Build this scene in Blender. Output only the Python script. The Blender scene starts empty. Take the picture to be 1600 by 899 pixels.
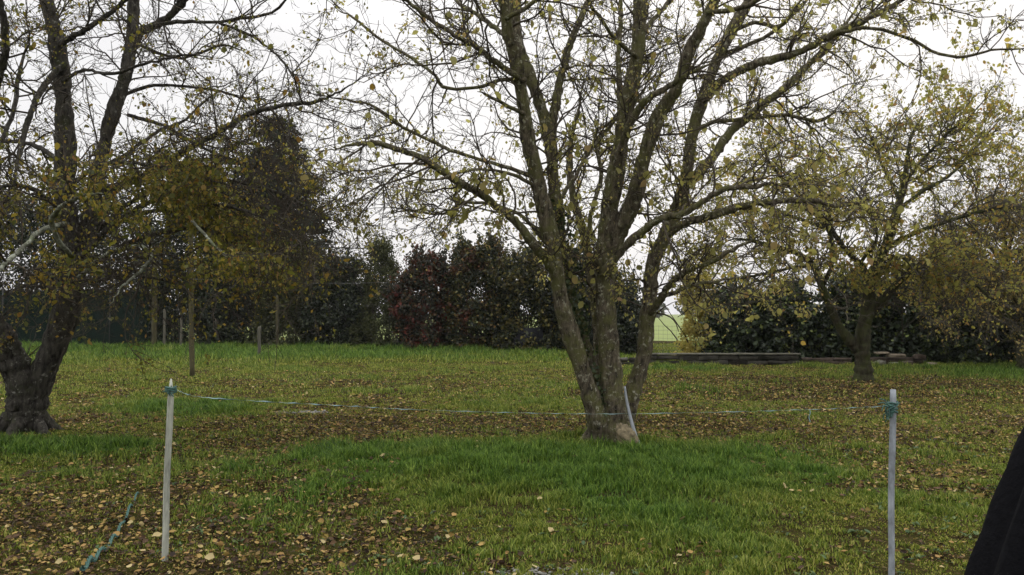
import bpy, math, random
import numpy as np
from mathutils import Vector

# ------------------------------------------------------------ camera, sky, sun
S = bpy.context.scene
COL = S.collection
F_PX = 1333.0; CAM_H = 1.6; HORIZON = 490.0
PITCH = math.atan((HORIZON - 449.5) / F_PX)
cd = bpy.data.cameras.new("camera"); cam = bpy.data.objects.new("camera", cd); COL.objects.link(cam)
cam.location = (0, 0, CAM_H); cam.rotation_euler = (math.pi/2 + PITCH, 0, 0)
cd.sensor_width = 36; cd.lens = 36 * F_PX / 1600; cd.clip_end = 3000; cd.clip_start = 0.05
S.camera = cam
S.view_settings.view_transform = 'Standard'; S.view_settings.look = 'None'
S.view_settings.exposure = 0.0; S.view_settings.gamma = 1.0; S.view_settings.use_curve_mapping = False

SUN_EL, SUN_AZ = math.radians(38), math.radians(20)
w = bpy.data.worlds.new("World"); S.world = w; w.use_nodes = True
nt = w.node_tree; nt.nodes.clear()
out = nt.nodes.new('ShaderNodeOutputWorld'); bg = nt.nodes.new('ShaderNodeBackground')
sky = nt.nodes.new('ShaderNodeTexSky'); sky.sky_type = 'NISHITA'; sky.sun_disc = False
sky.sun_elevation = SUN_EL; sky.sun_rotation = SUN_AZ; sky.dust_density = 5; sky.air_density = 1.5
tc = nt.nodes.new('ShaderNodeTexCoord'); mp = nt.nodes.new('ShaderNodeMapping'); mp.inputs['Scale'].default_value = (1, 1, 3)
nz = nt.nodes.new('ShaderNodeTexNoise'); nz.inputs['Scale'].default_value = 1.6; nz.inputs['Detail'].default_value = 5
rp = nt.nodes.new('ShaderNodeValToRGB')
rp.color_ramp.elements[0].position = 0.3; rp.color_ramp.elements[0].color = (8.3, 8.2, 8.4, 1)
rp.color_ramp.elements[1].position = 0.7; rp.color_ramp.elements[1].color = (9.6, 9.5, 9.55, 1)
mx = nt.nodes.new('ShaderNodeMix'); mx.data_type = 'RGBA'; mx.inputs[0].default_value = 0.94; mx.clamp_result = False
nt.links.new(tc.outputs['Generated'], mp.inputs[0]); nt.links.new(mp.outputs[0], nz.inputs['Vector'])
nt.links.new(nz.outputs[0], rp.inputs[0]); nt.links.new(sky.outputs[0], mx.inputs[6]); nt.links.new(rp.outputs[0], mx.inputs[7])
sp = nt.nodes.new('ShaderNodeSeparateXYZ'); nt.links.new(tc.outputs['Generated'], sp.inputs[0])
mr_ = nt.nodes.new('ShaderNodeMapRange'); mr_.inputs[1].default_value = .3; mr_.inputs[2].default_value = 1; mr_.inputs[3].default_value = 1; mr_.inputs[4].default_value = 2.8
nt.links.new(sp.outputs[2], mr_.inputs[0])   # an overcast sky is brightest overhead
vm = nt.nodes.new('ShaderNodeVectorMath'); vm.operation = 'SCALE'; nt.links.new(mx.outputs[2], vm.inputs[0]); nt.links.new(mr_.outputs[0], vm.inputs['Scale'])
nt.links.new(vm.outputs[0], bg.inputs[0]); bg.inputs[1].default_value = 0.107
nt.links.new(bg.outputs[0], out.inputs[0])
sd = bpy.data.lights.new("sun", 'SUN'); sd.energy = 0.6; sd.angle = math.radians(25); sd.color = (1, .97, .92)
so = bpy.data.objects.new("sun", sd); COL.objects.link(so)
so.rotation_euler = (math.pi/2 - SUN_EL, 0, math.pi - SUN_AZ)   # veiled sun, from behind the trees
HAZE_DENSITY = 0.00022

# ------------------------------------------------------------ helpers
rng = np.random.default_rng(7)
def W(px, py, d):
    """a point seen at photo pixel (px,py) and standing d metres away"""
    u = (px - 800) / F_PX; v = (449.5 - py) / F_PX
    y = math.cos(PITCH) - v * math.sin(PITCH); z = math.sin(PITCH) + v * math.cos(PITCH)
    k = d / y
    return np.array([u * k, d, CAM_H + z * k])
def dist(py): return CAM_H * F_PX / (py - HORIZON)
def G(px, py):
    d = dist(py); p = W(px, py, d); return np.array([p[0], d, 0.0])

def sm(a, b, x):
    t = np.clip((x - a) / (b - a), 0, 1); return t * t * (3 - 2 * t)
_nt = np.random.default_rng(3).random((64, 64))
def vnoise(x, y, s=1.0, o=0.0):
    x = np.asarray(x, float) / s + 17.3 + o; y = np.asarray(y, float) / s + 41.7 + o * 1.7
    xi = np.floor(x).astype(int); yi = np.floor(y).astype(int); fx = x - xi; fy = y - yi
    fx = fx * fx * (3 - 2 * fx); fy = fy * fy * (3 - 2 * fy)
    g = lambda a, b: _nt[a % 64, b % 64]
    return (g(xi, yi) * (1 - fx) + g(xi + 1, yi) * fx) * (1 - fy) + (g(xi, yi + 1) * (1 - fx) + g(xi + 1, yi + 1) * fx) * fy
def blob(x, y, cx, cy, rx, ry):
    return np.exp(-(((x - cx) / rx) ** 2 + ((y - cy) / ry) ** 2) ** 1.5)
def ground_z(x, y):
    x = np.asarray(x, float); y = np.asarray(y, float)
    z = 0.05 * (vnoise(x, y, 2.5) - .5) + 0.03 * (vnoise(x, y, .7, 5) - .5) + 0.012 * (vnoise(x, y, .22, 9) - .5)
    z += 0.15 * blob(x, y, 0.1, 8.2, 3.0, 1.55) + 0.06 * blob(x, y, -5.2, 9.7, 1.6, .6)
    z += 0.07 * blob(x, y, 1.25, 10.7, .8, .5) + 0.08 * blob(x, y, -6.45, 11.2, .9, .7)
    return z

def make_mesh(name, V, faces, mats, parent=None, smooth=False, attrs=None):
    """faces: list of int arrays (n,k) ; one mesh object"""
    V = np.asarray(V, np.float32)
    if not isinstance(faces, list): faces = [faces]
    me = bpy.data.meshes.new(name)
    me.vertices.add(len(V)); me.vertices.foreach_set("co", V.ravel())
    idx = np.concatenate([f.ravel() for f in faces]).astype(np.int32)
    cnt = np.concatenate([np.full(len(f), f.shape[1]) for f in faces]).astype(np.int32)
    me.loops.add(len(idx)); me.loops.foreach_set("vertex_index", idx)
    me.polygons.add(len(cnt)); st = np.concatenate([[0], np.cumsum(cnt)[:-1]]).astype(np.int32)
    me.polygons.foreach_set("loop_start", st); me.polygons.foreach_set("loop_total", cnt)
    if smooth: me.polygons.foreach_set("use_smooth", np.ones(len(cnt), bool))
    if attrs:
        for k, a in attrs.items():
            at = me.attributes.new(k, 'FLOAT', 'POINT'); at.data.foreach_set('value', np.asarray(a, np.float32))
    me.update(calc_edges=True); me.validate()
    me.materials.append(mats)
    o = bpy.data.objects.new(name, me); COL.objects.link(o)
    if parent is not None:
        o.parent = parent
        o.matrix_parent_inverse = parent.matrix_basis.inverted()
    return o
def empty(name, loc):
    o = bpy.data.objects.new(name, None); COL.objects.link(o); o.location = Vector(loc); o.empty_display_size = .2
    return o
def tag(o, label=None, cat=None, group=None, kind=None):
    if label: o['label'] = label
    if cat: o['category'] = cat
    if group: o['group'] = group
    if kind: o['kind'] = kind
    return o

def norm(v): return v / np.maximum(np.linalg.norm(v, axis=-1, keepdims=True), 1e-9)
def tubes(P, R, sides=4, rough=0.0, flatten=1.0):
    """P (N,K,3), R (N,K) -> V, quads"""
    P = np.asarray(P, float); R = np.asarray(R, float)
    N, K, _ = P.shape
    T = norm(np.gradient(P, axis=1))
    mean = norm(T.mean(axis=1))
    ref = np.where(np.abs(mean[:, 2:3]) < .8, np.array([[0, 0, 1.]]), np.array([[1., 0, 0]]))
    A = norm(np.cross(T, ref[:, None, :])); B = np.cross(T, A)
    ang = np.linspace(0, 2 * math.pi, sides, endpoint=False)
    rr = R[:, :, None] * np.ones(sides)
    if rough:
        ph = rng.random((N, 1, 1)) * 6
        kk = np.arange(K)[None, :, None] * .35
        rr = rr * (1 + rough * (.5 * np.sin(3 * ang + kk * .6 + ph) + .5 * np.sin(2 * ang - kk + ph * 2)) + rough * .45 * rng.standard_normal(rr.shape))
    V = P[:, :, None, :] + rr[..., None] * (np.cos(ang)[:, None] * A[:, :, None, :] + flatten * np.sin(ang)[:, None] * B[:, :, None, :])
    V = V.reshape(-1, 3)
    n = np.arange(N)[:, None, None] * K * sides; k = np.arange(K - 1)[None, :, None] * sides; s = np.arange(sides)[None, None, :]
    s2 = (s + 1) % sides
    q = np.stack([n + k + s, n + k + s2, n + k + sides + s2, n + k + sides + s], -1).reshape(-1, 4)
    return V, q
def caps(N, K, sides):
    b = np.arange(N)[:, None] * K * sides
    s = np.arange(sides)
    return [b + s[::-1], b + (K - 1) * sides + s]
def join(parts):
    """[(V, [faces...]), ...]"""
    Vs, Fs, off = [], [], 0
    for V, fs in parts:
        if not isinstance(fs, list): fs = [fs]
        Vs.append(V); Fs += [f + off for f in fs]; off += len(V)
    return np.concatenate(Vs), Fs
def catmull(pts, n):
    P = np.asarray(pts, float); t = np.linspace(0, len(P) - 1, n)
    Q = np.vstack([2 * P[0] - P[1], P, 2 * P[-1] - P[-2]])
    i = np.minimum(t.astype(int), len(P) - 2); f = (t - i)[:, None]
    p0, p1, p2, p3 = Q[i], Q[i + 1], Q[i + 2], Q[i + 3]
    return .5 * ((2 * p1) + (-p0 + p2) * f + (2 * p0 - 5 * p1 + 4 * p2 - p3) * f ** 2 + (-p0 + 3 * p1 - 3 * p2 + p3) * f ** 3)
def grow(P, R, n, length, angle, wig, up, K=7, t0=.15, t1=1.0, rmax=.6, rmin=.003, weights=None, lenpow=.0, aniso=(1, 1, 1), r0=None):
    """n branches springing from curves P (N,Kp,3)"""
    N, Kp, _ = P.shape
    if weights is None:
        weights = np.linalg.norm(np.diff(P, axis=1), axis=2).sum(1)
    i = rng.choice(N, n, p=weights / weights.sum())
    t = (t0 + (t1 - t0) * rng.random(n)); ft = t * (Kp - 1); k = np.minimum(ft.astype(int), Kp - 2); f = (ft - k)[:, None]
    p = P[i, k] * (1 - f) + P[i, k + 1] * f
    pr = R[i, k] * (1 - f[:, 0]) + R[i, k + 1] * f[:, 0]
    tan = norm(P[i, k + 1] - P[i, k])
    rnd = rng.standard_normal((n, 3)); perp = norm(rnd - (rnd * tan).sum(1, keepdims=True) * tan)
    a = np.radians(angle[0] + (angle[1] - angle[0]) * rng.random(n))[:, None]
    d = norm(np.cos(a) * tan + np.sin(a) * perp) * np.array(aniso)
    d = norm(d)
    L = (length[0] + (length[1] - length[0]) * rng.random(n)) * (1 - lenpow * t)
    out = np.zeros((n, K, 3)); out[:, 0] = p
    for j in range(1, K):
        d = norm(d + wig * rng.standard_normal((n, 3)) + np.array([0, 0, up]))
        out[:, j] = out[:, j - 1] + d * (L / (K - 1))[:, None]
    rs = np.minimum(pr * rmax, (r0 if r0 else 9)) 
    rs = np.maximum(rs, rmin)
    RR = rs[:, None] * np.linspace(1, .35, K)[None, :]
    return out, np.maximum(RR, rmin * .6)

LEAF_D = (np.array([[0, 0, 0], [.5, .32, .06], [1, 0, -.05], [.5, -.32, .06]]), [np.array([[0, 1, 2], [0, 2, 3]])])
LEAF_6 = (np.array([[0, 0, 0], [.22, .27, .05], [.62, .34, .09], [1.05, 0, -.12], [.62, -.34, .09], [.22, -.27, .05], [.5, 0, -.03]]),
          [np.array([[0, 6, 1], [1, 6, 2], [2, 6, 3], [3, 6, 4], [4, 6, 5], [5, 6, 0]])])
LEAF_CURL = (np.array([[0, 0, 0], [.25, .3, .16], [.6, .36, .22], [1.0, 0, .1], [.6, -.3, .02], [.22, -.27, .12], [.5, .03, -.02]]),
          [np.array([[0, 6, 1], [1, 6, 2], [2, 6, 3], [3, 6, 4], [4, 6, 5], [5, 6, 0]])])
def scatter(tmpl, pos, axis, nrm, scale, wide=None):
    V, fs = tmpl; n = len(pos)
    X = norm(axis); Y = norm(np.cross(nrm, X)); Z = np.cross(X, Y)
    sc = np.asarray(scale)[:, None, None]; wd = 1 if wide is None else np.asarray(wide)[:, None, None]
    out = pos[:, None, :] + sc * (V[None, :, 0:1] * X[:, None] + wd * V[None, :, 1:2] * Y[:, None] + V[None, :, 2:3] * Z[:, None])
    off = np.arange(n) * len(V)
    F = [(off[:, None, None] + f[None]).reshape(-1, f.shape[1]) for f in fs]
    return out.reshape(-1, 3), F
def leaves_on(P, n, size, droop=.6, t0=.1, jitter=.03, tmpl=LEAF_D, weights=None):
    N, K, _ = P.shape
    i = rng.choice(N, n, p=None if weights is None else weights / weights.sum())
    ft = (t0 + (1 - t0) * rng.random(n)) * (K - 1); k = np.minimum(ft.astype(int), K - 2); f = (ft - k)[:, None]
    p = P[i, k] * (1 - f) + P[i, k + 1] * f + jitter * rng.standard_normal((n, 3))
    ax = norm(rng.standard_normal((n, 3)) + np.array([0, 0, -droop]))
    nr = rng.standard_normal((n, 3)) + np.array([0, 0, .4])
    s = size[0] + (size[1] - size[0]) * rng.random(n)
    return scatter(tmpl, p, ax, nr, s, .7 + .6 * rng.random(n))

# ------------------------------------------------------------ materials
def new_mat(name):
    m = bpy.data.materials.new(name); m.use_nodes = True
    return m, m.node_tree, m.node_tree.nodes['Principled BSDF']
def ramp(nt, stops, interp='LINEAR'):
    r = nt.nodes.new('ShaderNodeValToRGB'); cr = r.color_ramp; cr.interpolation = interp
    while len(cr.elements) > 1: cr.elements.remove(cr.elements[0])
    cr.elements[0].position = stops[0][0]; cr.elements[0].color = (*stops[0][1], 1)
    for p, c in stops[1:]:
        e = cr.elements.new(p); e.color = (*c, 1)
    return r
def noise(nt, scale, detail=4, vec=None, rough=.6, stretch=None):
    n = nt.nodes.new('ShaderNodeTexNoise'); n.inputs['Scale'].default_value = scale; n.inputs['Detail'].default_value = detail
    n.inputs['Roughness'].default_value = rough
    g = nt.nodes.new('ShaderNodeNewGeometry'); src = g.outputs['Position']
    if stretch:
        m = nt.nodes.new('ShaderNodeMapping'); m.inputs['Scale'].default_value = stretch
        nt.links.new(src, m.inputs[0]); src = m.outputs[0]
    nt.links.new(src, n.inputs['Vector'])
    return n
def mixc(nt, a, b, fac, mode='MIX'):
    m = nt.nodes.new('ShaderNodeMix'); m.data_type = 'RGBA'; m.blend_type = mode
    for s, v in ((m.inputs[0], fac), (m.inputs[6], a), (m.inputs[7], b)):
        if isinstance(v, (int, float)): s.default_value = v
        elif isinstance(v, tuple): s.default_value = (*v, 1)
        else: nt.links.new(v, s)
    return m.outputs[2]
def leaf_mat(name, stops, trans=.35, rough=.55, patch=None, spec=.3, glow=1.0):
    m, nt, b = new_mat(name)
    g = nt.nodes.new('ShaderNodeNewGeometry'); r = ramp(nt, stops); nt.links.new(g.outputs['Random Per Island'], r.inputs[0])
    c = r.outputs[0]
    if patch:
        sc, col, lo, hi = patch
        n = noise(nt, sc, 2); rr = ramp(nt, [(lo, (0, 0, 0)), (hi, (1, 1, 1))]); nt.links.new(n.outputs[0], rr.inputs[0])
        c = mixc(nt, c, col, rr.outputs[0])
    nt.links.new(c, b.inputs['Base Color']); b.inputs['Roughness'].default_value = rough
    b.inputs['Specular IOR Level'].default_value = spec
    if trans:
        t = nt.nodes.new('ShaderNodeBsdfTranslucent'); nt.links.new(mixc(nt, c, (glow, glow, glow * .75), 1.0, 'MULTIPLY') if glow != 1 else c, t.inputs[0])
        ms = nt.nodes.new('ShaderNodeMixShader'); ms.inputs[0].default_value = trans
        nt.links.new(b.outputs[0], ms.inputs[1]); nt.links.new(t.outputs[0], ms.inputs[2])
        nt.links.new(ms.outputs[0], nt.nodes['Material Output'].inputs[0])
    return m
def bark_mat(name, dark, mid, lichen, moss, lichen_amt=.55, moss_amt=.55, sc=1.0):
    m, nt, b = new_mat(name)
    n1 = noise(nt, 14 * sc, 6, stretch=(1, 1, .28), rough=.7)
    r1 = ramp(nt, [(.36, dark), (.62, mid)]); nt.links.new(n1.outputs[0], r1.inputs[0])
    n2 = noise(nt, 9 * sc, 5, rough=.75); r2 = ramp(nt, [(lichen_amt, (0, 0, 0)), (lichen_amt + .08, (1, 1, 1))]); nt.links.new(n2.outputs[0], r2.inputs[0])
    n3 = noise(nt, 2.6 * sc, 4, rough=.7); r3 = ramp(nt, [(moss_amt - .08, (0, 0, 0)), (moss_amt + .1, (.85, .85, .85))]); nt.links.new(n3.outputs[0], r3.inputs[0])
    c = mixc(nt, r1.outputs[0], moss, r3.outputs[0]); c = mixc(nt, c, lichen, r2.outputs[0])
    nt.links.new(c, b.inputs['Base Color']); b.inputs['Roughness'].default_value = .95; b.inputs['Specular IOR Level'].default_value = .15
    bp = nt.nodes.new('ShaderNodeBump'); bp.inputs['Strength'].default_value = 1; bp.inputs['Distance'].default_value = .035
    n4 = noise(nt, 30 * sc, 6, stretch=(1, 1, .22), rough=.75)
    nt.links.new(n4.outputs[0], bp.inputs['Height']); nt.links.new(bp.outputs[0], b.inputs['Normal'])
    return m
def plain(name, col, rough=.8, var=.25, sc=20, spec=.3, metal=0, stretch=None):
    m, nt, b = new_mat(name)
    n = noise(nt, sc, 5, stretch=stretch)
    r = ramp(nt, [(.3, tuple(x * (1 - var) for x in col)), (.7, tuple(min(1, x * (1 + var)) for x in col))]); nt.links.new(n.outputs[0], r.inputs[0])
    nt.links.new(r.outputs[0], b.inputs['Base Color']); b.inputs['Roughness'].default_value = rough; b.inputs['Metallic'].default_value = metal
    b.inputs['Specular IOR Level'].default_value = spec
    bp = nt.nodes.new('ShaderNodeBump'); bp.inputs['Distance'].default_value = .004; nt.links.new(n.outputs[0], bp.inputs['Height']); nt.links.new(bp.outputs[0], b.inputs['Normal'])
    return m

M = {}
M['bark_main'] = bark_mat('lichen bark', (.015, .012, .009), (.18, .15, .105), (.36, .35, .26), (.125, .125, .045), .56, .52, 1.7)
M['bark_left'] = bark_mat('dark bark', (.014, .013, .011), (.085, .077, .064), (.24, .235, .20), (.05, .055, .024), .58, .62, 1.4)
M['bark_right'] = bark_mat('green bark', (.022, .020, .013), (.065, .058, .036), (.15, .15, .10), (.065, .075, .025), .66, .5)
M['bark_pale'] = bark_mat('pale lichen bark', (.09, .09, .07), (.22, .23, .17), (.36, .38, .30), (.14, .17, .07), .5, .6)
M['twig_main'] = plain('twig', (.055, .044, .030), .9, .4, 6)
M['twig_left'] = plain('twig dark', (.045, .036, .025), .9, .4, 6)
M['twig_right'] = plain('twig grey', (.075, .066, .048), .9, .4, 6)
YG = [(0, (.16, .16, .035)), (.35, (.22, .20, .045)), (.6, (.11, .125, .03)), (.82, (.24, .17, .04)), (1, (.13, .07, .03))]
M['leaf_main'] = leaf_mat('yellow green leaf', [(0, (.21, .20, .06)), (.4, (.30, .28, .11)), (.7, (.15, .145, .05)), (.9, (.34, .27, .11)), (1, (.24, .16, .08))], .6, glow=1.55)
M['leaf_left'] = leaf_mat('olive leaf', [(0, (.07, .08, .018)), (.3, (.18, .17, .03)), (.5, (.055, .065, .018)), (.85, (.28, .22, .04)), (1, (.20, .10, .03))], .48, glow=1.2,
                          patch=(1.1, (.34, .20, .035), .63, .76))
M['leaf_right'] = leaf_mat('mottled leaf', [(0, (.20, .20, .055)), (.35, (.31, .28, .08)), (.65, (.14, .15, .05)), (.88, (.36, .25, .06)), (1, (.26, .14, .06))], .6, glow=1.6)
M['leaf_yellow'] = leaf_mat('yellow brown leaf', [(0, (.30, .24, .06)), (.5, (.38, .32, .09)), (1, (.2, .2, .06))], .5, glow=1.4)
M['leaf_rust'] = leaf_mat('rusty leaf', [(0, (.24, .18, .06)), (.4, (.32, .26, .09)), (.7, (.17, .165, .06)), (1, (.27, .15, .06))], .5, glow=1.3)
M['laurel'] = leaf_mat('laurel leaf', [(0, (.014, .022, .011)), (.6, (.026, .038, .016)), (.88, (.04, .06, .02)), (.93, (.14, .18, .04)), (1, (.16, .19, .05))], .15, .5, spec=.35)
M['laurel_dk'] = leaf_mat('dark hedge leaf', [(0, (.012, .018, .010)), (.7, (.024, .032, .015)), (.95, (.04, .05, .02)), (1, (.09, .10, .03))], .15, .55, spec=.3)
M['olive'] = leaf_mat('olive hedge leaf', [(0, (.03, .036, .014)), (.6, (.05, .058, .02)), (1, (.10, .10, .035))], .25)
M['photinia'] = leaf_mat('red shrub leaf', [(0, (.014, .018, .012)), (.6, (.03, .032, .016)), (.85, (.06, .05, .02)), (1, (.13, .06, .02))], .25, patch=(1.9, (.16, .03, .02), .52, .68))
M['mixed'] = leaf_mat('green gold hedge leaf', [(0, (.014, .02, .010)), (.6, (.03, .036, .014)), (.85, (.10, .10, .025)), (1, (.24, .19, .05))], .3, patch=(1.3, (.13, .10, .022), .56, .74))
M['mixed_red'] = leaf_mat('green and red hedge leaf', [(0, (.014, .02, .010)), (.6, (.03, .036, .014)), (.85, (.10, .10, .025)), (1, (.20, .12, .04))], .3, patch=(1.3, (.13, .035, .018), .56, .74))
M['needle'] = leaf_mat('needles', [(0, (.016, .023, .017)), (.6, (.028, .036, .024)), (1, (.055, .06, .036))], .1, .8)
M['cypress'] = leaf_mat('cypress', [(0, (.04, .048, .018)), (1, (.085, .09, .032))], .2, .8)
M['ivy'] = leaf_mat('ivy leaf', [(0, (.022, .034, .014)), (.7, (.04, .058, .02)), (1, (.09, .11, .035))], .15, .45)
M['litter'] = leaf_mat('fallen leaf', [(0, (.022, .014, .009)), (.32, (.06, .034, .018)), (.55, (.13, .075, .032)), (.72, (.24, .18, .04)), (.84, (.33, .20, .07)), (.94, (.38, .27, .08)), (1, (.46, .38, .2))], .12, .8)
M['litter_pale'] = leaf_mat('pale fallen leaf', [(0, (.36, .30, .13)), (1, (.42, .33, .16))], .15, .75)
# grass: tone attribute = how lush the sward is where the blade grows
def grass_mat():
    m, nt, b = new_mat('grass blade')
    g = nt.nodes.new('ShaderNodeNewGeometry'); a = nt.nodes.new('ShaderNodeAttribute'); a.attribute_name = 'lush'
    dry = ramp(nt, [(0, (.045, .070, .009)), (.35, (.14, .185, .018)), (.7, (.25, .27, .034)), (1, (.46, .40, .12))]); nt.links.new(g.outputs['Random Per Island'], dry.inputs[0])
    lus = ramp(nt, [(0, (.024, .055, .007)), (.5, (.072, .148, .017)), (1, (.20, .30, .042))]); nt.links.new(g.outputs['Random Per Island'], lus.inputs[0])
    c = mixc(nt, dry.outputs[0], lus.outputs[0], a.outputs['Fac'])
    nt.links.new(c, b.inputs['Base Color']); b.inputs['Roughness'].default_value = .6; b.inputs['Specular IOR Level'].default_value = .2
    t = nt.nodes.new('ShaderNodeBsdfTranslucent'); nt.links.new(c, t.inputs[0])
    ms = nt.nodes.new('ShaderNodeMixShader'); ms.inputs[0].default_value = .3
    nt.links.new(b.outputs[0], ms.inputs[1]); nt.links.new(t.outputs[0], ms.inputs[2]); nt.links.new(ms.outputs[0], nt.nodes['Material Output'].inputs[0])
    return m
M['grass'] = grass_mat()
def soil_mat():
    m, nt, b = new_mat('lawn soil and moss')
    n = noise(nt, 3, 6, rough=.7); r = ramp(nt, [(.3, (.014, .011, .006)), (.5, (.030, .028, .010)), (.7, (.06, .062, .016))]); nt.links.new(n.outputs[0], r.inputs[0])
    n2 = noise(nt, 45, 4); r2 = ramp(nt, [(.52, (0, 0, 0)), (.62, (1, 1, 1))]); nt.links.new(n2.outputs[0], r2.inputs[0])
    c = mixc(nt, r.outputs[0], (.085, .055, .028), r2.outputs[0])
    nt.links.new(c, b.inputs['Base Color']); b.inputs['Roughness'].default_value = 1; b.inputs['Specular IOR Level'].default_value = 0
    bp = nt.nodes.new('ShaderNodeBump'); bp.inputs['Distance'].default_value = .03; nt.links.new(n2.outputs[0], bp.inputs['Height']); nt.links.new(bp.outputs[0], b.inputs['Normal'])
    return m
M['soil'] = soil_mat()
M['field'] = plain('field grass', (.16, .20, .045), .9, .22, .6)
M['stone'] = plain('tan stone', (.17, .14, .085), .95, .6, 22)
M['gravel'] = plain('gravel', (.20, .195, .17), .9, .4, 30)
M['block'] = plain('weathered concrete block', (.045, .042, .032), .95, .5, 5)
M['cope'] = plain('pale coping', (.11, .105, .08), .95, .4, 5)
M['brick'] = plain('old brick', (.062, .046, .034), .95, .45, 8)
M['rubble'] = plain('rubble', (.17, .14, .10), .95, .4, 8)
M['timber'] = plain('mossy timber', (.062, .055, .026), .9, .5, 9, stretch=(1, 1, .15))
M['timber_grey'] = plain('grey timber', (.085, .08, .06), .9, .3, 12, stretch=(1, 1, .15))
M['stake_white'] = plain('whitewashed lath', (.33, .34, .28), .85, .5, 22, stretch=(1, 1, .25))
M['stake_metal'] = plain('galvanised tube', (.24, .26, .28), .6, .5, 22, stretch=(1, 1, .4))
M['twine'] = plain('blue green twine', (.055, .12, .10), .8, .3, 60)
M['tape'] = plain('pale plastic tape', (.18, .27, .27), .6, .15, 40)
M['net'] = plain('dark green netting', (.008, .016, .012), .95, .95, 22, .05)
M['cloth'] = plain('black cloth', (.005, .005, .006), .9, .3, 60, .06)
M['dark'] = plain('dark metal', (.04, .04, .04), .5, .2, 20)
M['sheet'] = plain('blue grey sheet', (.018, .019, .023), .8, .3, 4)
M['tube'] = plain('pale grey plastic', (.27, .29, .31), .6, .2, 20)
M['wire'] = plain('wire', (.12, .12, .12), .6, .2, 20)

# ------------------------------------------------------------ ground
def grid(x0, x1, y0, y1, nx, ny, zf, ypow=1.0):
    xs = np.linspace(x0, x1, nx); ys = y0 + (y1 - y0) * np.linspace(0, 1, ny) ** ypow
    X, Y = np.meshgrid(xs, ys); V = np.stack([X, Y, zf(X, Y)], -1).reshape(-1, 3)
    i = np.arange(ny - 1)[:, None] * nx + np.arange(nx - 1)[None]; i = i.reshape(-1)
    return V, np.stack([i, i + 1, i + nx + 1, i + nx], 1)
V, Q = grid(-900, 900, -300, 1500, 40, 40, lambda x, y: 0 * x - .12)
tag(make_mesh('field', V, Q, M['field']), 'open green field fading into mist beyond the garden hedge', kind='structure')
V, Q = grid(-34, 34, -6, 50, 340, 420, ground_z, 1.3)
tag(make_mesh('lawn', V, Q, M['soil'], smooth=True), 'leaf strewn garden lawn between the hedge and the camera', kind='structure')

def lushness(x, y):
    l = .12 + .75 * (vnoise(x, y, 1.6, 3) - .38) + .6 * (vnoise(x, y, .42, 8) - .5)
    l += 1.15 * blob(x, y, 0.15, 8.7, 2.9, 1.95) - .25 * blob(x, y, .5, 12.3, 5, 1.1)
    l += .9 * blob(x, y, -5.3, 10.0, 1.7, .7) + .7 * blob(x, y, -5.4, 14.5, 1.5, 1.2)
    l += .75 * sm(27, 33, y) * (x < 4)
    l += .8 * blob(x, y, 12.5, 23.5, 3.5, 3) + .7 * blob(x, y, 5.0, 25.0, 1.4, 1.6)
    l += .5 * blob(x, y, -2.0, 6.4, .8, .8) + .2 * blob(x, y, 1.5, 5.7, 1.6, .8) + .5 * blob(x, y, 3.9, 18.5, .6, 1.2)
    l -= .5 * blob(x, y, -.9, 8.7, .45, .5) + .05 * blob(x, y, -1, 18, 9, 5)
    l += .35 * blob(x, y, -4.2, 6.2, .5, .4) - .25 * blob(x, y, -3, 6.4, 1.6, 1.5)
    return np.clip(l, 0, 1)
def litterness(x, y):
    l = .26 + .75 * (vnoise(x, y, 1.1, 13) - .45) + .45 * (vnoise(x, y, .4, 23) - .5)
    l += .85 * blob(x, y, -3.0, 10.5, 1.7, 2.6) + .95 * blob(x, y, -3.4, 6.8, 2.4, 2.2) + .5 * blob(x, y, -1.2, 5.7, 1.2, .8) + .8 * blob(x, y, 1.0, 11.6, 2.2, .9) + .18 * blob(x, y, -2.5, 18, 8, 5) + .5 * blob(x, y, -1.3, 12.4, 2.6, 1.3)
    l += .9 * blob(x, y, 7.5, 18.5, 5.2, 3.6) + .55 * blob(x, y, 2.6, 12.5, 3, 1.6) + .55 * blob(x, y, 3.8, 8.5, 1.5, 2.2) + .3 * blob(x, y, 6, 12, 3, 3)
    l += .5 * blob(x, y, -6, 13, 2.5, 1.0) + .35 * blob(x, y, -.9, 8.7, .5, .5)
    l -= .66 * blob(x, y, 0.15, 8.6, 2.7, 1.8) + .5 * blob(x, y, -5.3, 10.0, 1.6, .6)
    l -= .25 * sm(29, 36, y) + .12 * sm(20, 26, y) * (x < 3)
    l += .5 * (vnoise(x, y, .22, 40) - .5)
    return np.clip(l, 0, 1)
def wedge(n, y0, y1, pad=1.3):
    """points inside the strip of lawn the photo shows, uniform per area"""
    y = np.sqrt(y0 ** 2 + (y1 ** 2 - y0 ** 2) * rng.random(n)); x = (rng.random(n) * 2 - 1) * (.62 * y + pad)
    return x, y
BLADE = np.array([[0, -.5, 0], [0, .5, 0], [.12, -.38, .55], [.12, .38, .55], [.42, 0, 1.0]])
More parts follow.
